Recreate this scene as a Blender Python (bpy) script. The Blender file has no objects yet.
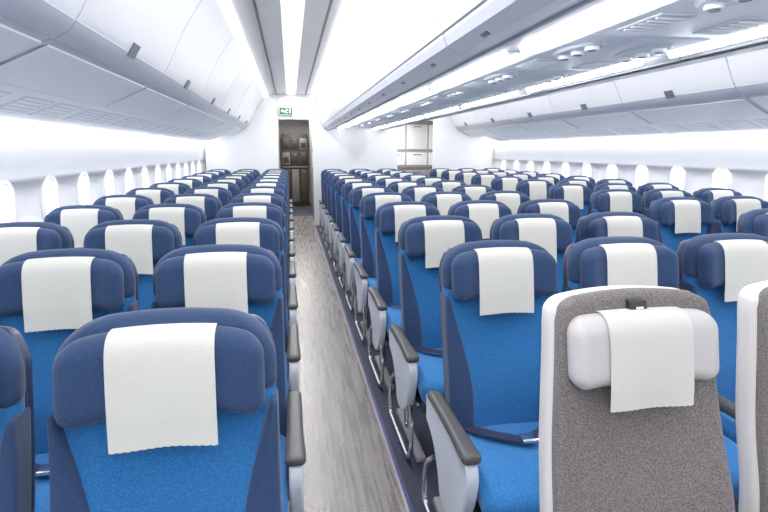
import bpy, math, random
from mathutils import Vector, Matrix
random.seed(3)
XC=1.265
CZ=1.47
# ------------------------------------------------------------------ materials
def nt(name):
    m=bpy.data.materials.new(name); m.use_nodes=True
    return m, m.node_tree, m.node_tree.nodes['Principled BSDF']
def plain(name,col,rough=.5,metal=0,spec=.5,bump=0,bscale=200,coat=0):
    m,t,b=nt(name)
    b.inputs['Base Color'].default_value=(*col,1); b.inputs['Roughness'].default_value=rough
    b.inputs['Metallic'].default_value=metal; b.inputs['Specular IOR Level'].default_value=spec
    b.inputs['Coat Weight'].default_value=coat; b.inputs['Coat Roughness'].default_value=.12
    if bump:
        tc=t.nodes.new('ShaderNodeTexCoord'); n=t.nodes.new('ShaderNodeTexNoise'); n.inputs['Scale'].default_value=bscale
        bp=t.nodes.new('ShaderNodeBump'); bp.inputs['Strength'].default_value=bump; bp.inputs['Distance'].default_value=.002
        t.links.new(tc.outputs['Object'],n.inputs['Vector']); t.links.new(n.outputs['Fac'],bp.inputs['Height']); t.links.new(bp.outputs['Normal'],b.inputs['Normal'])
    return m
def fabric(name,c1,c2,scale=700,stretch=(1,1,.35),bump=.2,rough=.85,lo=.3,hi=.7):
    m,t,b=nt(name); N=t.nodes; L=t.links
    tc=N.new('ShaderNodeTexCoord'); mp=N.new('ShaderNodeMapping'); mp.inputs['Scale'].default_value=stretch
    n=N.new('ShaderNodeTexNoise'); n.inputs['Scale'].default_value=scale; n.inputs['Detail'].default_value=2
    r=N.new('ShaderNodeMapRange'); r.inputs['From Min'].default_value=lo; r.inputs['From Max'].default_value=hi
    mx=N.new('ShaderNodeMix'); mx.data_type='RGBA'; mx.inputs[6].default_value=(*c1,1); mx.inputs[7].default_value=(*c2,1)
    L.new(tc.outputs['Object'],mp.inputs['Vector']); L.new(mp.outputs['Vector'],n.inputs['Vector'])
    L.new(n.outputs['Fac'],r.inputs['Value']); L.new(r.outputs['Result'],mx.inputs[0]); L.new(mx.outputs[2],b.inputs['Base Color'])
    bp=N.new('ShaderNodeBump'); bp.inputs['Strength'].default_value=bump; bp.inputs['Distance'].default_value=.001
    L.new(n.outputs['Fac'],bp.inputs['Height']); L.new(bp.outputs['Normal'],b.inputs['Normal'])
    b.inputs['Roughness'].default_value=rough; b.inputs['Sheen Weight'].default_value=.12; b.inputs['Specular IOR Level'].default_value=.25
    return m
def emis(name,col,s,base=None):
    m,t,b=nt(name); b.inputs['Base Color'].default_value=(*(base or col),1); b.inputs['Emission Color'].default_value=(*col,1); b.inputs['Emission Strength'].default_value=s
    return m
BLUE=fabric('blue_knit_fabric',(.005,.080,.25),(.018,.145,.41),scale=480,bump=.3,lo=.33,hi=.67,stretch=(.5,1,1))
NAVY=fabric('navy_knit_fabric',(.009,.026,.080),(.018,.044,.120),scale=480,bump=.3,lo=.33,hi=.67,stretch=(.5,1,1))
CUSH=fabric('blue_cushion_fabric',(.007,.095,.30),(.025,.19,.52),scale=220,stretch=(1,1,1))
GREY=fabric('grey_heather_fabric',(.075,.066,.066),(.21,.187,.183),scale=430,stretch=(.6,1,1),lo=.36,hi=.64,bump=.4)
COVER=fabric('white_nonwoven_cloth',(.54,.54,.50),(.61,.61,.565),scale=420,stretch=(1,1,1),bump=.18)
SHELLN=plain('navy_plastic_shell',(.015,.028,.08),.4)
WSHELL=plain('offwhite_plastic_shell',(.60,.58,.58),.35)
LEATH=plain('white_leather',(.49,.465,.47),.45,bump=.10,bscale=300)
ARMG=plain('armrest_grey_rubber',(.055,.055,.058),.45,bump=.1)
SIDE=plain('armrest_side_plastic',(.62,.67,.76),.35)
ALU=plain('aluminium',(.75,.76,.78),.22,metal=1)
BLACK=plain('black_plastic',(.012,.012,.014),.4)
DARKS=plain('seat_structure_dark',(.02,.025,.04),.5)
BELT=plain('seat_belt_webbing',(.012,.016,.05),.6,bump=.3)
BINM=plain('bin_white_plastic',(.88,.90,.95),.28,coat=.5)
CEIL=plain('ceiling_white_plastic',(.90,.89,.87),.4)
SEAMB=plain('ceiling_seam_taupe',(.28,.24,.21),.5)
WALLM=plain('sidewall_white_plastic',(.90,.905,.93),.4)
RAIL=plain('rail_grey_plastic',(.55,.58,.66),.3)
PSU=plain('service_panel_plastic',(.88,.91,.95),.35)
VENT=plain('vent_grey',(.66,.70,.77),.4)
LATCH=plain('latch_dark_grey',(.13,.14,.17),.4)
SEAMG=plain('seam_grey',(.30,.32,.37),.5)
GAP=plain('void_dark',(.04,.045,.06),.8)
BULK=plain('bulkhead_white_laminate',(.80,.81,.84),.4)
LIGHT=emis('led_strip_light',(.92,.95,1.0),1.3)
LIGHTC=emis('ceiling_light_panel',(1.0,.96,.90),.40)
WASH=emis('sidewall_wash_light',(.92,.95,1.0),6.4)
FILL=emis('bin_fill_strip',(.95,.97,1.0),8)  # added glow, no real lamp: fills centre bin undersides and seats
GREEN=emis('exit_green',(.0,.35,.08),.25,(0,.06,.02))
WHITE=emis('exit_white',(1,1,1),.5)
WOOD=plain('galley_brown_laminate',(.045,.032,.024),.4)
GALG=plain('galley_grey_laminate',(.32,.31,.30),.35)
STEEL=plain('galley_steel',(.22,.20,.19),.35,metal=.5)
def aislemat():
    m,t,b=nt('aisle_grey_vinyl'); N=t.nodes; L=t.links
    tc=N.new('ShaderNodeTexCoord'); mp=N.new('ShaderNodeMapping'); mp.inputs['Scale'].default_value=(45,2.0,1)
    n=N.new('ShaderNodeTexNoise'); n.inputs['Scale'].default_value=1.0; n.inputs['Detail'].default_value=5
    n2=N.new('ShaderNodeTexNoise'); n2.inputs['Scale'].default_value=130
    ad=N.new('ShaderNodeMath'); ad.operation='MULTIPLY_ADD'; ad.inputs[1].default_value=.55
    m2=N.new('ShaderNodeMath'); m2.operation='MULTIPLY'; m2.inputs[1].default_value=.55
    cr=N.new('ShaderNodeValToRGB'); cr.color_ramp.elements[0].position=.42; cr.color_ramp.elements[0].color=(.085,.076,.075,1)
    cr.color_ramp.elements[1].position=.72; cr.color_ramp.elements[1].color=(.27,.245,.242,1)
    L.new(tc.outputs['Object'],mp.inputs['Vector']); L.new(mp.outputs['Vector'],n.inputs['Vector']); L.new(tc.outputs['Object'],n2.inputs['Vector'])
    L.new(n.outputs['Fac'],m2.inputs[0]); L.new(n2.outputs['Fac'],ad.inputs[0]); L.new(m2.outputs[0],ad.inputs[2]); L.new(ad.outputs[0],cr.inputs[0]); L.new(cr.outputs[0],b.inputs['Base Color'])
    r=N.new('ShaderNodeMapRange'); r.inputs['To Min'].default_value=.16; r.inputs['To Max'].default_value=.40
    L.new(n.outputs['Fac'],r.inputs['Value']); L.new(r.outputs['Result'],b.inputs['Roughness'])
    b.inputs['Specular IOR Level'].default_value=.65
    return m
AISLE=aislemat()
CARPET=fabric('navy_carpet',(.007,.010,.022),(.04,.05,.085),scale=120,stretch=(1,1,1))
STRIP=plain('floor_path_strip_violet',(.04,.038,.16),.4)
TRACK=plain('seat_track_cover_grey',(.30,.29,.31),.35)
# ------------------------------------------------------------------ mesh builder
class MB:
    def __init__(s): s.v=[];s.f=[];s.m=[];s.mats=[]
    def mi(s,mat):
        if mat not in s.mats: s.mats.append(mat)
        return s.mats.index(mat)
    def add(s,vs,fs,mat):
        o=len(s.v); s.v+=[tuple(v) for v in vs]; k=s.mi(mat)
        for f in fs: s.f.append([i+o for i in f]); s.m.append(k)
    def mesh(s,name,angle=38):
        me=bpy.data.meshes.new(name); me.from_pydata(s.v,[],s.f)
        for m in s.mats: me.materials.append(m)
        me.polygons.foreach_set('material_index',s.m); me.polygons.foreach_set('use_smooth',[True]*len(s.f))
        me.update(); me.set_sharp_from_angle(angle=math.radians(angle))
        return me
    def obj(s,name,loc=(0,0,0),angle=38,parent=None):
        o=bpy.data.objects.new(name,s.mesh(name,angle)); o.location=loc; bpy.context.scene.collection.objects.link(o)
        if parent: o.parent=parent
        return o
def axis(s,r,n,m):
    a=[r*math.tan(math.pi/4*k/m) for k in range(1,m+1)]
    i=s-r
    return [-i-x for x in reversed(a)]+[-i+2*i*k/n for k in range(n+1)]+[i+x for x in a]
def roundbox(M,c,size,r,mat,n=(2,2,2),m=3,deform=None):
    S=[d/2 for d in size]; r=min(r,min(S)*.999)
    A=[axis(S[k],r,n[k],m) for k in range(3)]
    idx={};vs=[];fs=[]
    def pt(i,j,k):
        key=(i,j,k)
        if key in idx: return idx[key]
        p=[A[0][i],A[1][j],A[2][k]]
        q=[max(-(S[a]-r),min(S[a]-r,p[a])) for a in range(3)]
        d=Vector([p[a]-q[a] for a in range(3)])
        d=d.normalized()*r
        x,y,z=q[0]+d.x+c[0],q[1]+d.y+c[1],q[2]+d.z+c[2]
        if deform: x,y,z=deform(x,y,z)
        idx[key]=len(vs); vs.append((x,y,z)); return idx[key]
    L=[len(a)-1 for a in A]
    for j in range(L[1]):
        for k in range(L[2]):
            fs.append([pt(0,j,k),pt(0,j,k+1),pt(0,j+1,k+1),pt(0,j+1,k)])
            fs.append([pt(L[0],j,k),pt(L[0],j+1,k),pt(L[0],j+1,k+1),pt(L[0],j,k+1)])
    for i in range(L[0]):
        for k in range(L[2]):
            fs.append([pt(i,0,k),pt(i+1,0,k),pt(i+1,0,k+1),pt(i,0,k+1)])
            fs.append([pt(i,L[1],k),pt(i,L[1],k+1),pt(i+1,L[1],k+1),pt(i+1,L[1],k)])
    for i in range(L[0]):
        for j in range(L[1]):
            fs.append([pt(i,j,0),pt(i,j+1,0),pt(i+1,j+1,0),pt(i+1,j,0)])
            fs.append([pt(i,j,L[2]),pt(i+1,j,L[2]),pt(i+1,j+1,L[2]),pt(i,j+1,L[2])])
    M.add(vs,fs,mat)
def box(M,x0,x1,y0,y1,z0,z1,mat):
    vs=[(x,y,z) for x in(x0,x1) for y in(y0,y1) for z in(z0,z1)]
    M.add(vs,[[0,1,3,2],[4,6,7,5],[0,4,5,1],[2,3,7,6],[0,2,6,4],[1,5,7,3]],mat)
def spline(pts,n):
    P=[Vector(p) for p in pts]; out=[]
    for i in range(len(P)-1):
        p0=P[max(i-1,0)];p1=P[i];p2=P[i+1];p3=P[min(i+2,len(P)-1)]
        for k in range(n):
            t=k/n
            out.append(.5*((2*p1)+(-p0+p2)*t+(2*p0-5*p1+4*p2-p3)*t*t+(-p0+3*p1-3*p2+p3)*t**3))
    out.append(P[-1]); return out
def tube(M,pts,r,mat,seg=8,sm=5):
    P=spline(pts,sm) if sm else [Vector(p) for p in pts]
    vs=[];fs=[]
    for i,p in enumerate(P):
        t=(P[min(i+1,len(P)-1)]-P[max(i-1,0)]).normalized()
        up=Vector((1,0,0)) if abs(t.x)<.9 else Vector((0,0,1))
        a=t.cross(up).normalized(); b=t.cross(a)
        for k in range(seg):
            g=2*math.pi*k/seg; vs.append(p+a*r*math.cos(g)+b*r*math.sin(g))
    for i in range(len(P)-1):
        for k in range(seg):
            fs.append([i*seg+k,i*seg+(k+1)%seg,(i+1)*seg+(k+1)%seg,(i+1)*seg+k])
    fs.append(list(range(seg))[::-1]); fs.append([(len(P)-1)*seg+k for k in range(seg)])
    M.add(vs,fs,mat)
def prof(M,pts,y0,y1,mat,mirror=False):
    if mirror: pts=[(2*XC-x,z) for x,z in pts]
    n=len(pts); vs=[(x,y0,z) for x,z in pts]+[(x,y1,z) for x,z in pts]
    fs=[[i,(i+1)%n,n+(i+1)%n,n+i] for i in range(n)]+[list(range(n))[::-1],list(range(n,2*n))]
    M.add(vs,fs,mat)
def sideplate(M,pts,x0,x1,mat):
    n=len(pts); b=.006
    cy=sum(p[0] for p in pts)/n; cz=sum(p[1] for p in pts)/n
    def ins(p):
        d=Vector((p[0]-cy,p[1]-cz)); l=d.length; d*= (l-b)/l; return (cy+d.x,cz+d.y)
    q=[ins(p) for p in pts]
    rings=[(x0,q),(x0+b,pts),(x1-b,pts),(x1,q)]
    vs=[];fs=[]
    for x,pp in rings: vs+=[(x,p[0],p[1]) for p in pp]
    for r in range(3):
        for i in range(n): fs.append([r*n+i,r*n+(i+1)%n,(r+1)*n+(i+1)%n,(r+1)*n+i])
    fs.append(list(range(n))[::-1]); fs.append(list(range(3*n,4*n)))
    M.add(vs,fs,mat)
def sm(a,b,x):
    t=max(0,min(1,(x-a)/(b-a))); return t*t*(3-2*t)
# ------------------------------------------------------------------ seat
def rec(z): return (z-1.10)*.20-.022*math.exp(-((z-.62)/.14)**2)
def seat_mesh(name,left,right,grey=False):
    M=MB()
    W=.220
    TOP=1.130 if not grey else 1.138
    R=.095 if not grey else .045
    def corner(x,z,W=W,TOP=TOP):
        e=z-(TOP-R)
        if e>0:
            lim=W-(R-math.sqrt(max(0,R*R-min(e,R)**2)))*.8
            x*=lim/W
        return x
    def dbody(x,y,z):
        x=corner(x,z)
        if z>.95: z-=.018*(x/.22)**2*sm(.95,1.1,z)
        y-=.02*(x/.2)**2
        return x,y+rec(z),z
    if not grey:
        roundbox(M,(0,.035,.765),(.44,.07,.730),.034,BLUE,(8,1,26),3,dbody)
        roundbox(M,(0,.075,.755),(.442,.03,.72),.014,SHELLN,(8,1,26),2,dbody)
        roundbox(M,(0,.032,1.044),(.446,.078,.178),.036,NAVY,(8,1,12),3,dbody)
        for s in(-1,1):
            def db(x,y,z,s=s):
                t=(.95-z)/.50
                w=.208-.092*math.sin(max(0,min(1,t*1.10))*math.pi/2)+.01*t
                u=(x+.05)/.1
                x=w+u*(.224-w)
                y-=.02*(x/.2)**2+.010*math.sin(u*math.pi)
                return s*x,y+rec(z),z
            roundbox(M,(0,.028,.70),(.1,.072,.50),.012,NAVY,(5,1,18),3,db)
        hr=NAVY
    else:
        def dg(x,y,z):
            x,y,z=dbody(x,y,z); return x*(1+.17*sm(0,1,(1.13-z)/.6)),y,z
        roundbox(M,(0,.050,.690),(.414,.075,.895),.028,WSHELL,(8,2,26),3,dg)
        roundbox(M,(0,.010,.762),(.398,.045,.762),.020,GREY,(8,1,26),3,dg)
        roundbox(M,(0,-.016,1.112),(.046,.03,.03),.006,BLACK,(1,1,1),2,lambda x,y,z:(x,y+rec(z),z))
        roundbox(M,(0,-.032,1.108),(.020,.01,.010),.004,ALU,(1,1,1),2,lambda x,y,z:(x,y+rec(z),z))
        hr=LEATH
    hz=1.027 if not grey else 1.022
    hw=.400 if not grey else .370
    hh=.168 if not grey else .160
    wg=.026 if not grey else .012
    ar=.016 if not grey else .006
    def dh(x,y,z):
        k=sm(.10,.20,abs(x))
        y-=wg*k
        z=hz+(z-hz)*(1-(.10 if not grey else .04)*sm(.15,.215,abs(x)))-ar*(x/.21)**2
        return x,y+rec(z),z
    hy=-.022 if not grey else -.030
    roundbox(M,(0,hy,hz),(hw,.080,hh),.038,hr,(16,1,4),4,dh)
    hang=.226 if not grey else .208
    f=hy-.040-.004; zt=hz+hh/2+.003
    path=spline([(0,hy+.035,zt-.006),(0,hy+.01,zt),(0,hy-.015,zt-.001),(0,hy-.034,zt-.012),(0,f,zt-.036),(0,f-.001,hz),(0,f+.002,hz-.07),(0,f+.005,hz-.10),(0,f+.008,zt-hang)],5)
    nx=28; hwd=.104
    vs=[];fs=[]
    for i,p in enumerate(path):
        for j in range(nx+1):
            x=-hwd+2*hwd*j/nx
            z=p.z-ar*(x/.21)**2
            if i==len(path)-1: z-=.0016*(j%2)
            dn=sm(.0,.16,(hz-p.z)+.02)
            y=p.y-wg*sm(.10,.20,abs(x))+.0025*math.sin(x*42+1.2)*dn
            vs.append((x,y+rec(z),z))
    for i in range(len(path)-1):
        for j in range(nx):
            a=i*(nx+1)+j; fs.append([a,a+1,a+nx+2,a+nx+1])
    M.add(vs,fs,COVER)
    CM=CUSH if not grey else GREY
    def dc2(x,y,z):
        t=max(0,min(1,(-.12-y)/.42))
        z+=.012*sm(.12,.2,abs(x))+.018*math.sin(t*math.pi*.8)-.02*sm(.75,1,t)
        return x,y,z
    roundbox(M,(0,-.325,.405),(.452,.46,.115),.045,CM,(8,10,1),4,dc2)
    roundbox(M,(0,-.30,.325),(.43,.40,.06),.02,DARKS,(2,2,1),2)
    for s in(-1,1):
        pts=[Vector((s*.20,-.13,.475)),Vector((s*.15,-.20,.492)),Vector((s*.07,-.27,.498)),Vector((s*.0,-.31,.499))]
        P_=spline(pts,4); vs=[];fs=[]
        for i,p in enumerate(P_):
            t=(P_[min(i+1,len(P_)-1)]-P_[max(i-1,0)]).normalized(); n=Vector((-t.y,t.x,0)).normalized()*.022
            vs+=[p+n,p-n,p-n+Vector((0,0,.003)),p+n+Vector((0,0,.003))]
        for i in range(len(P_)-1):
            for k in range(4): fs.append([i*4+k,i*4+(k+1)%4,i*4+4+(k+1)%4,i*4+4+k])
        M.add(vs,fs,BELT)
    roundbox(M,(0.01,-.31,.507),(.06,.05,.016),.006,ALU,(1,1,1),2)
    tube(M,[(-.22,-.12,.30),(.22,-.12,.30)],.022,ALU,8,1)
    tube(M,[(-.22,-.40,.30),(.22,-.40,.30)],.022,ALU,8,1)
    for side,kind in((-1,left),(1,right)):
        if not kind: continue
        xx=side*.2525
        if kind=='inner':
            roundbox(M,(xx,-.225,.562),(.046,.40,.042),.018,ARMG,(1,8,1),3,lambda x,y,z:(x*1,y,z+.008*math.sin((y+.4)*6)))
            sideplate(M,[(-.02,.575),(-.10,.55),(-.12,.42),(-.10,.32),(.0,.32),(.03,.5)],xx-.018,xx+.018,SIDE if grey else DARKS)
        else:
            out=spline([(-.00,.545,0),(-.20,.545,0),(-.44,.543,0),(-.485,.522,0),(-.49,.46,0),(-.455,.36,0),(-.40,.285,0),(-.32,.235,0),(-.22,.24,0),(-.17,.33,0),(-.10,.41,0),(0,.45,0)],4)
            sideplate(M,[(p.x,p.y) for p in out],xx-.020,xx+.020,SIDE)
            roundbox(M,(xx,-.255,.556),(.054,.46,.036),.017,ARMG,(1,10,1),3,lambda x,y,z:(xx+(x-xx)*(1+.18*sm(-.30,-.45,y)),y,z+.004*math.sin(-y*7)))
            tube(M,[(xx,-.40,.33),(xx,-.455,.22),(xx,-.455,.10),(xx,-.41,.035),(xx,-.30,.022),(xx,-.05,.022),(xx,.06,.03),(xx,.075,.10),(xx,.04,.22),(xx,-.05,.30)],.011,ALU,8,5)
            roundbox(M,(xx-side*.06,-.13,.16),(.035,.07,.30),.012,ALU,(1,1,2),2,lambda x,y,z:(x,y+.1*(.16-z),z))
            roundbox(M,(xx-side*.06,-.17,.018),(.05,.50,.036),.012,TRACK,(1,2,1),2)
    return M.mesh(name)
SM={}
def seat(x,y,l,r,grey=False):
    k=(l,r,grey)
    if k not in SM: SM[k]=seat_mesh('premium_seat_mesh' if grey else 'seat_mesh',l,r,grey)
    o=bpy.data.objects.new('premium_airplane_seat' if grey else 'airplane_seat',SM[k]); o.location=(x,y,0)
    bpy.context.scene.collection.objects.link(o); return o
P=.505
YE=10.0
y=1.12
while y<YE:
    seat(-.268-2*P,y,'inner','inner'); seat(-.268-P,y,None,'inner'); seat(-.268,y,None,'aisle'); y+=.805
y=1.84
while y<YE:
    seat(XC-P,y,'aisle','inner'); seat(XC,y,None,'inner'); seat(XC+P,y,None,'aisle')
    seat(2.80,y,'aisle','inner'); seat(2.80+P,y,None,'inner'); seat(2.80+2*P,y,None,'inner'); y+=.79
seat(.79,1.09,'aisle','inner',True); seat(.79+.545,1.09,None,'inner',True)
# ------------------------------------------------------------------ shell
Y0=-1.6; Y1=15.2; YB=10.45
M=MB(); box(M,-1.75,4.28,Y0,Y1,-.06,0,CARPET); M.obj('floor')
for nm,a,b in(('aisle_runner',-.005,.425),('aisle_runner',2*XC-.425,2*XC+.005)):
    M=MB(); box(M,a,b,Y0,12,0,.004,AISLE)
    for q in(a-.012,b): box(M,q,q+.012,Y0,12,0,.007,TRACK)
    for q in(a-.03,b+.014): box(M,q,q+.014,Y0,12,0,.006,STRIP)
    M.obj(nm)
wy=[3.35+.605*k for k in range(-6,12)]
WZ=1.13
def rrect(w,h,r,n=6):
    pts=[]
    for cx,cy,a0 in((w/2-r,h/2-r,0),(-w/2+r,h/2-r,90),(-w/2+r,-h/2+r,180),(w/2-r,-h/2+r,270)):
        for k in range(n+1):
            a=math.radians(a0+90*k/n); pts.append((cx+r*math.cos(a),cy+r*math.sin(a)))
    return pts
def wall(side):
    mir=side=='right'
    inner=spline([(-1.57,0,0),(-1.63,0,.4),(-1.65,0,.8),(-1.63,0,1.15),(-1.58,0,1.45),(-1.50,0,1.70)],4)
    pts=[(p.x,p.z) for p in inner]
    poly=pts+[(-1.50,2.62),(-1.58,2.62),(-1.62,1.7)]+[(p[0]-.07,p[1]) for p in reversed(pts[:-1])]
    M=MB(); prof(M,poly,Y0,Y1,WALLM,mir); o=M.obj('wall_'+side,angle=25)
    C=MB()
    for yy in wy:
        rr=rrect(.20,.29,.095); n=len(rr)
        xs=(-1.9,-1.4) if not mir else (2*XC+1.9,2*XC+1.4)
        vs=[(xs[0],yy+a,WZ+b) for a,b in rr]+[(xs[1],yy+a,WZ+b) for a,b in rr]
        fs=[[i,(i+1)%n,n+(i+1)%n,n+i] for i in range(n)]+[list(range(n))[::-1],list(range(n,2*n))]
        C.add(vs,fs,WALLM)
    co=C.obj('cutter')
    import bmesh
    for ob in(o,co):
        bm=bmesh.new(); bm.from_mesh(ob.data); bmesh.ops.recalc_face_normals(bm,faces=bm.faces); bm.to_mesh(ob.data); bm.free()
    md=o.modifiers.new('b','BOOLEAN'); md.operation='DIFFERENCE'; md.solver='EXACT'; md.object=co
    dg=bpy.context.evaluated_depsgraph_get(); me=bpy.data.meshes.new_from_object(o.evaluated_get(dg))
    o.modifiers.clear(); o.data=me; bpy.data.objects.remove(co)
    for i,yy in enumerate(wy):
        W=MB(); rr=rrect(.21,.30,.10); n=len(rr)
        rings=[(1.0,-.0),(1.0,.010),(1.16,.012),(1.28,.004),(1.28,-.03)]
        vs=[];fs=[]
        for s_,d in rings:
            for a,b in rr:
                zz=WZ+b*s_
                x=-1.630+d + (0.05*max(0,zz-WZ)) - .03*max(0,WZ-zz)
                if mir: x=2*XC-x
                vs.append((x,yy+a*s_*.94,zz))
        for r in range(4):
            for k in range(n): fs.append([r*n+k,r*n+(k+1)%n,(r+1)*n+(k+1)%n,(r+1)*n+k])
        W.add(vs,fs,WALLM); W.obj('window_%d'%(i+1+(0 if not mir else 50)))
wall('left'); wall('right')
M=MB(); box(M,-1.75,4.28,Y0,Y1,2.6,2.66,GAP); M.obj('fuselage_crown')
M=MB(); box(M,-1.75,4.28,Y0-.08,Y0,0,2.62,BULK); M.obj('wall_rear')
def ceiling(mir):
    M=MB()
    segs=[Y0+1.38*k for k in range(0,13)]
    line=[(-.43,2.475),(-.30,2.50),(-.20,2.505),(-.20,2.49),(-.02,2.515),(.13,2.515),(.31,2.49),(.31,2.505),(.40,2.50),(.47,2.475)]
    poly=line+[(.47,2.54),(-.43,2.54)]
    for a,b in zip(segs[:-1],segs[1:]):
        prof(M,poly,a,min(b,YB)-.010,CEIL,mir)
        if b>YB: break
    for x in(-.225,.315): prof(M,[(x,2.486),(x+.015,2.486),(x+.015,2.51),(x,2.51)],Y0,YB,SEAMB,mir)
    M.obj('ceiling')
    L=MB()
    for pts in([(-.435,2.44),(-.385,2.452),(-.375,2.475),(-.435,2.475)],[(.475,2.44),(.425,2.452),(.415,2.475),(.475,2.475)]):
        prof(L,pts,Y0,YB,LIGHT,mir)
    L.obj('cove_light_strip')
    L=MB(); prof(L,[(-.03,2.505),(-.01,2.492),(.12,2.492),(.14,2.505),(.14,2.512),(-.03,2.512)],Y0,YB,LIGHTC,mir); L.obj('ceiling_light_panel')
ceiling(False); ceiling(True)
BL=1.38
face=[(p.x,p.z) for p in spline([(-.80,0,1.885),(-.745,0,1.935),(-.69,0,2.03),(-.61,0,2.19),(-.52,0,2.33),(-.44,0,2.43)],4)]
sidebin=face+[(-.46,2.53),(-1.48,2.53),(-1.48,1.75),(-1.12,1.735)]
cface=[(p.x,p.z) for p in spline([(.70,0,1.865),(.645,0,1.90),(.60,0,2.02),(.56,0,2.19),(.52,0,2.33),(.475,0,2.43)],4)]
cbin=cface+[(.49,2.53),(XC-.003,2.53),(XC-.003,1.90),(.98,1.875)]
def latch(M,x,z,dx,dz,yc,mir):
    prof(M,[(x-dx,z-dz),(x+dx,z+dz),(x+dx+.012,z+dz-.006),(x-dx+.012,z-dz-.010)],yc-.05,yc+.05,LATCH,mir)
k0=2.2-3*BL
for mir in(False,True):
    k=0
    while True:
        a=k0+BL*k; b=a+BL
        if a>=YB-.2: break
        b=min(b,YB)
        M=MB(); prof(M,sidebin,a+.008,b-.008,BINM,mir)
        prof(M,[(-1.10,1.728),(-.86,1.842),(-.86,1.850),(-1.10,1.738)],a+.03,b-.03,PSU,mir)
        prof(M,[(-.83,1.862),(-.775,1.895),(-.745,1.93),(-.752,1.94),(-.80,1.89)],a+.004,b-.004,RAIL,mir)
        prof(M,[(-.742,1.948),(-.738,1.956),(-.752,1.960),(-.756,1.945)],a+.004,b-.004,SEAMG,mir)
        latch(M,-.742,1.95,.018,.028,(a+b)/2,mir)
        M.obj('overhead_bin',angle=30)
        M=MB(); prof(M,cbin,a+.008,b-.008,BINM,mir)
        prof(M,[(.765,1.858),(.70,1.855),(.645,1.885),(.632,1.92),(.642,1.925),(.70,1.87)],a+.004,b-.004,RAIL,mir)
        prof(M,[(.628,1.932),(.622,1.938),(.634,1.944),(.640,1.930)],a+.004,b-.004,SEAMG,mir)
        prof(M,[(.800,1.860),(.812,1.860),(.812,1.872),(.800,1.872)],a+.004,b-.004,SEAMG,mir)
        prof(M,[(.918,1.866),(.928,1.850),(.942,1.850),(.952,1.866),(.952,1.874),(.918,1.87)],a+.10,b-.10,FILL,mir)  # added fill strip, bulges down so it grazes the underside
        for q in(.25,.75):
            yc=a+(b-a)*q
            prof(M,[(.672,1.866),(.688,1.858),(.690,1.862),(.674,1.870)],yc-.03,yc+.03,LATCH,mir)
        latch(M,.624,1.95,-.010,.03,(a+b)/2,mir)
        M.obj('overhead_bin',angle=30)
        k+=1
for mir in(False,True):
    y=Y0+.3
    while y<YB-.8:
        M=MB(); y1=y+.79
        prof(M,[(-1.49,1.615),(-1.36,1.635),(-1.11,1.728),(-1.11,1.735),(-1.47,1.645)],y+.004,y1-.004,PSU,mir)
        def ln(t): return (-1.36+.25*t,1.635+.093*t)
        for t0,t1,ya,yb,mt in((.15,.8,.06,.36,VENT),(.15,.8,.42,.72,VENT)):
            (xa,za),(xb,zb)=ln(t0),ln(t1)
            prof(M,[(xa,za-.004),(xb,zb-.004),(xb,zb+.002),(xa,za+.002)],y+ya,y+yb,mt,mir)
            for q in range(5):
                tt=t0+(t1-t0)*(q+.5)/5; x,z=ln(tt)
                prof(M,[(x-.008,z-.008),(x+.008,z-.003),(x+.008,z),(x-.008,z-.004)],y+ya+.02,y+yb-.02,PSU,mir)
        M.obj('passenger_service_panel'); y+=.79
for mir in(False,True):
    M=MB(); prof(M,[(-1.53,1.560),(-1.49,1.590),(-1.49,1.602),(-1.53,1.60)],Y0+.02,YB-.05,WASH,mir); M.obj('sidewall_wash_light')
y=Y0+.2
while y<YB-.9:
    M=MB(); y1=y+.79
    roundbox(M,(XC,(y+y1)/2,1.872),(.50,.78,.03),.012,PSU,(2,2,1),2)
    for s in(-1,1):
        cx=XC+s*.14
        n=28
        ov=[(cx+.07*math.cos(t)*1.0,(y+.26)+.16*math.sin(t)) for t in [2*math.pi*i/n for i in range(n)]]
        vs=[(a,b,1.857) for a,b in ov]+[(cx+(a-cx)*.85,(y+.26)+(b-y-.26)*.92,1.848) for a,b in ov]
        M.add(vs,[[i,(i+1)%n,n+(i+1)%n,n+i] for i in range(n)]+[list(range(n,2*n))],VENT)
        for q in(-.1,0,.1):
            tube(M,[(cx,y+.26+q,1.835),(cx,y+.26+q,1.852)],.026,PSU,14,0); tube(M,[(cx,y+.26+q,1.832),(cx,y+.26+q,1.837)],.015,LATCH,12,0)
        roundbox(M,(cx,y+.60,1.857),(.12,.22,.01),.004,VENT,(1,1,1),2)
        for q in range(5): box(M,cx-.05,cx+.05,y+.52+q*.038,y+.53+q*.038,1.848,1.853,PSU)
    M.obj('passenger_service_panel'); y+=.79
for a,b in((-1.56,-.22),(.43,2.10),(2.83,4.09)):
    M=MB(); roundbox(M,((a+b)/2,YB+.03,1.30),(b-a,.06,2.6),.012,BULK,(1,1,1),2)
    M.obj('wall_bulkhead')
for a,b in((-.22,.43),(2.10,2.83)):
    M=MB(); box(M,a,b,YB+.005,YB+.055,2.04,2.6,BULK); M.obj('trim_header')
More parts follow.
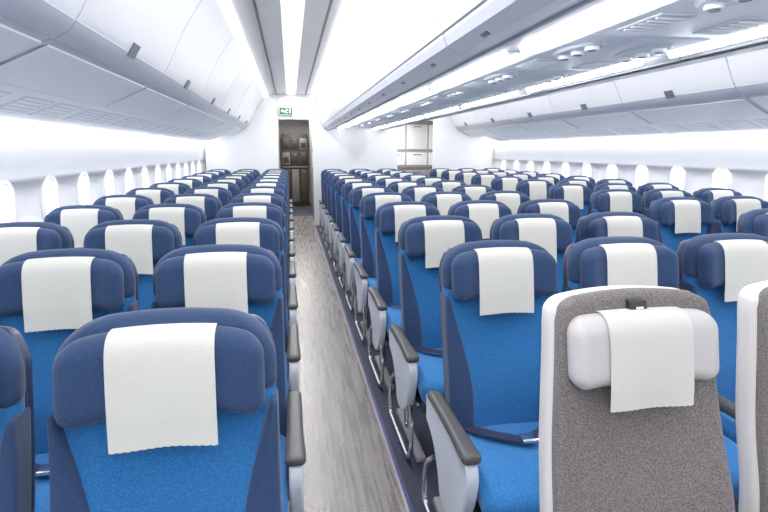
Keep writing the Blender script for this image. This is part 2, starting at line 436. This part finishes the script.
def exitsign(cx,cz,yy,k=.85):
    M=MB(); roundbox(M,(cx,yy,cz),(.30*k,.03,.17*k),.006,BULK,(1,1,1),2)
    box(M,cx-.135*k,cx+.135*k,yy-.019,yy-.015,cz-.07*k,cz+.07*k,GREEN)
    box(M,cx+.07*k,cx+.10*k,yy-.022,yy-.018,cz-.045*k,cz+.045*k,WHITE)
    def q(pts):
        M.add([(cx+a*k,yy-.0215,cz+b*k) for a,b in pts],[list(range(len(pts)))],WHITE)
    q([(-.11,0),(-.075,.035),(-.075,.012),(-.035,.012),(-.035,-.012),(-.075,-.012),(-.075,-.035)])
    q([(-.005,.01),(.02,.03),(.035,.02),(.01,-.01),(.03,-.045),(.018,-.05),(-.005,-.012),(-.025,-.045),(-.035,-.035)])
    q([(.012+.012*math.cos(t),.045+.012*math.sin(t)) for t in [i*math.pi/4 for i in range(8)]])
    for s in(-1,1): box(M,cx+s*.08-.008,cx+s*.08+.008,yy-.005,yy+.005,cz+.06,cz+.31,BULK)
    M.obj('exit_sign')
exitsign(-.05,2.19,YB-.04)
M=MB(); box(M,-1.55,4.08,Y1-.05,Y1,0,2.6,BULK); M.obj('wall_far')
def galley(x0,x1,y0,y1,n=3,dark=False,top=2.2):
    M=MB(); roundbox(M,((x0+x1)/2,(y0+y1)/2,top/2),(x1-x0,y1-y0,top),.02,GALG if not dark else WOOD,(1,1,1),2)
    for i in range(n):
        for z0,z1 in((.1,.98),(1.08,1.42),(1.47,top-.10)):
            w=(x1-x0)/n
            mt=(PSU if z0>.99 else GALG) if not dark else ((WOOD,STEEL,WOOD)[(i+(z0>1)+(z0>1.46))%3])
            roundbox(M,(x0+w*(i+.5),y0-.01,(z0+z1)/2),(w-.03,.03,z1-z0-.03),.01,mt,(1,1,1),2)
            roundbox(M,(x0+w*(i+.5),y0-.035,z1-.06),(w*.4,.02,.02),.006,LATCH if not dark else STEEL,(1,1,1),2)
            if dark and z0>1: roundbox(M,(x0+w*(i+.5),y0-.03,(z0+z1)/2-.03),(w*.6,.012,(z1-z0)*.45),.004,BLACK,(1,1,1),2)
        if dark: box(M,x0+w*i-.004,x0+w*i+.004,y0-.03,y0,.05,top-.05,BLACK)
    box(M,x0+.01,x1-.01,y0-.04,y0,1.02,1.05,STEEL)
    M.obj('galley_unit')
galley(-1.45,-.25,12.2,13.2); galley(.48,1.95,12.4,13.4); galley(2.3,4.0,13.2,14.2)
galley(-.22,.46,14.2,14.9,3,True,1.88)
M=MB(); box(M,-1.5,4.03,YB+.08,Y1,2.22,2.26,CEIL); M.obj('ceiling')
# ------------------------------------------------------------------ lights
def area(name,x,y,z,sx,sy,power,col=(1,1,1),rot=(0,0,0)):
    l=bpy.data.lights.new(name,'AREA'); l.shape='RECTANGLE'; l.size=sx; l.size_y=sy; l.energy=power; l.color=col
    o=bpy.data.objects.new(name,l); o.location=(x,y,z); o.rotation_euler=rot; bpy.context.scene.collection.objects.link(o)
Lm=YB-Y0-.2
for x in(.055,2*XC-.055):
    area('aisle_ceiling_light',x,(YB+Y0)/2,2.470,.12,Lm,52,(1,.98,.95))
area('galley_fill_light',.15,12.8,2.2,.5,2.2,18,(1,.96,.9))  # unseen lamp added to brighten the galley zone
area('galley_fill_light',2.2,12.0,2.2,.5,2.4,30,(1,.96,.9))  # second added fill, galley end of the far aisle
# ------------------------------------------------------------------ world / camera
w=bpy.data.worlds.new('World'); bpy.context.scene.world=w; w.use_nodes=True
bg=w.node_tree.nodes['Background']; bg.inputs[0].default_value=(.87,.94,1,1); bg.inputs[1].default_value=3.6
F=527.0; VX,VY=290,150
phi=math.atan((256-VY)/F); psi=math.atan((384-VX)/F*math.cos(phi))
cam=bpy.data.cameras.new('camera'); co=bpy.data.objects.new('camera',cam); bpy.context.scene.collection.objects.link(co)
co.location=(0,0,CZ); co.rotation_euler=(math.pi/2-phi,0,-psi)
cam.sensor_width=36; cam.lens=F*36/768; cam.clip_start=.02
bpy.context.scene.camera=co
sc=bpy.context.scene
sc.view_settings.view_transform='Standard'; sc.view_settings.look='None'; sc.view_settings.exposure=1.10; sc.view_settings.gamma=1.15
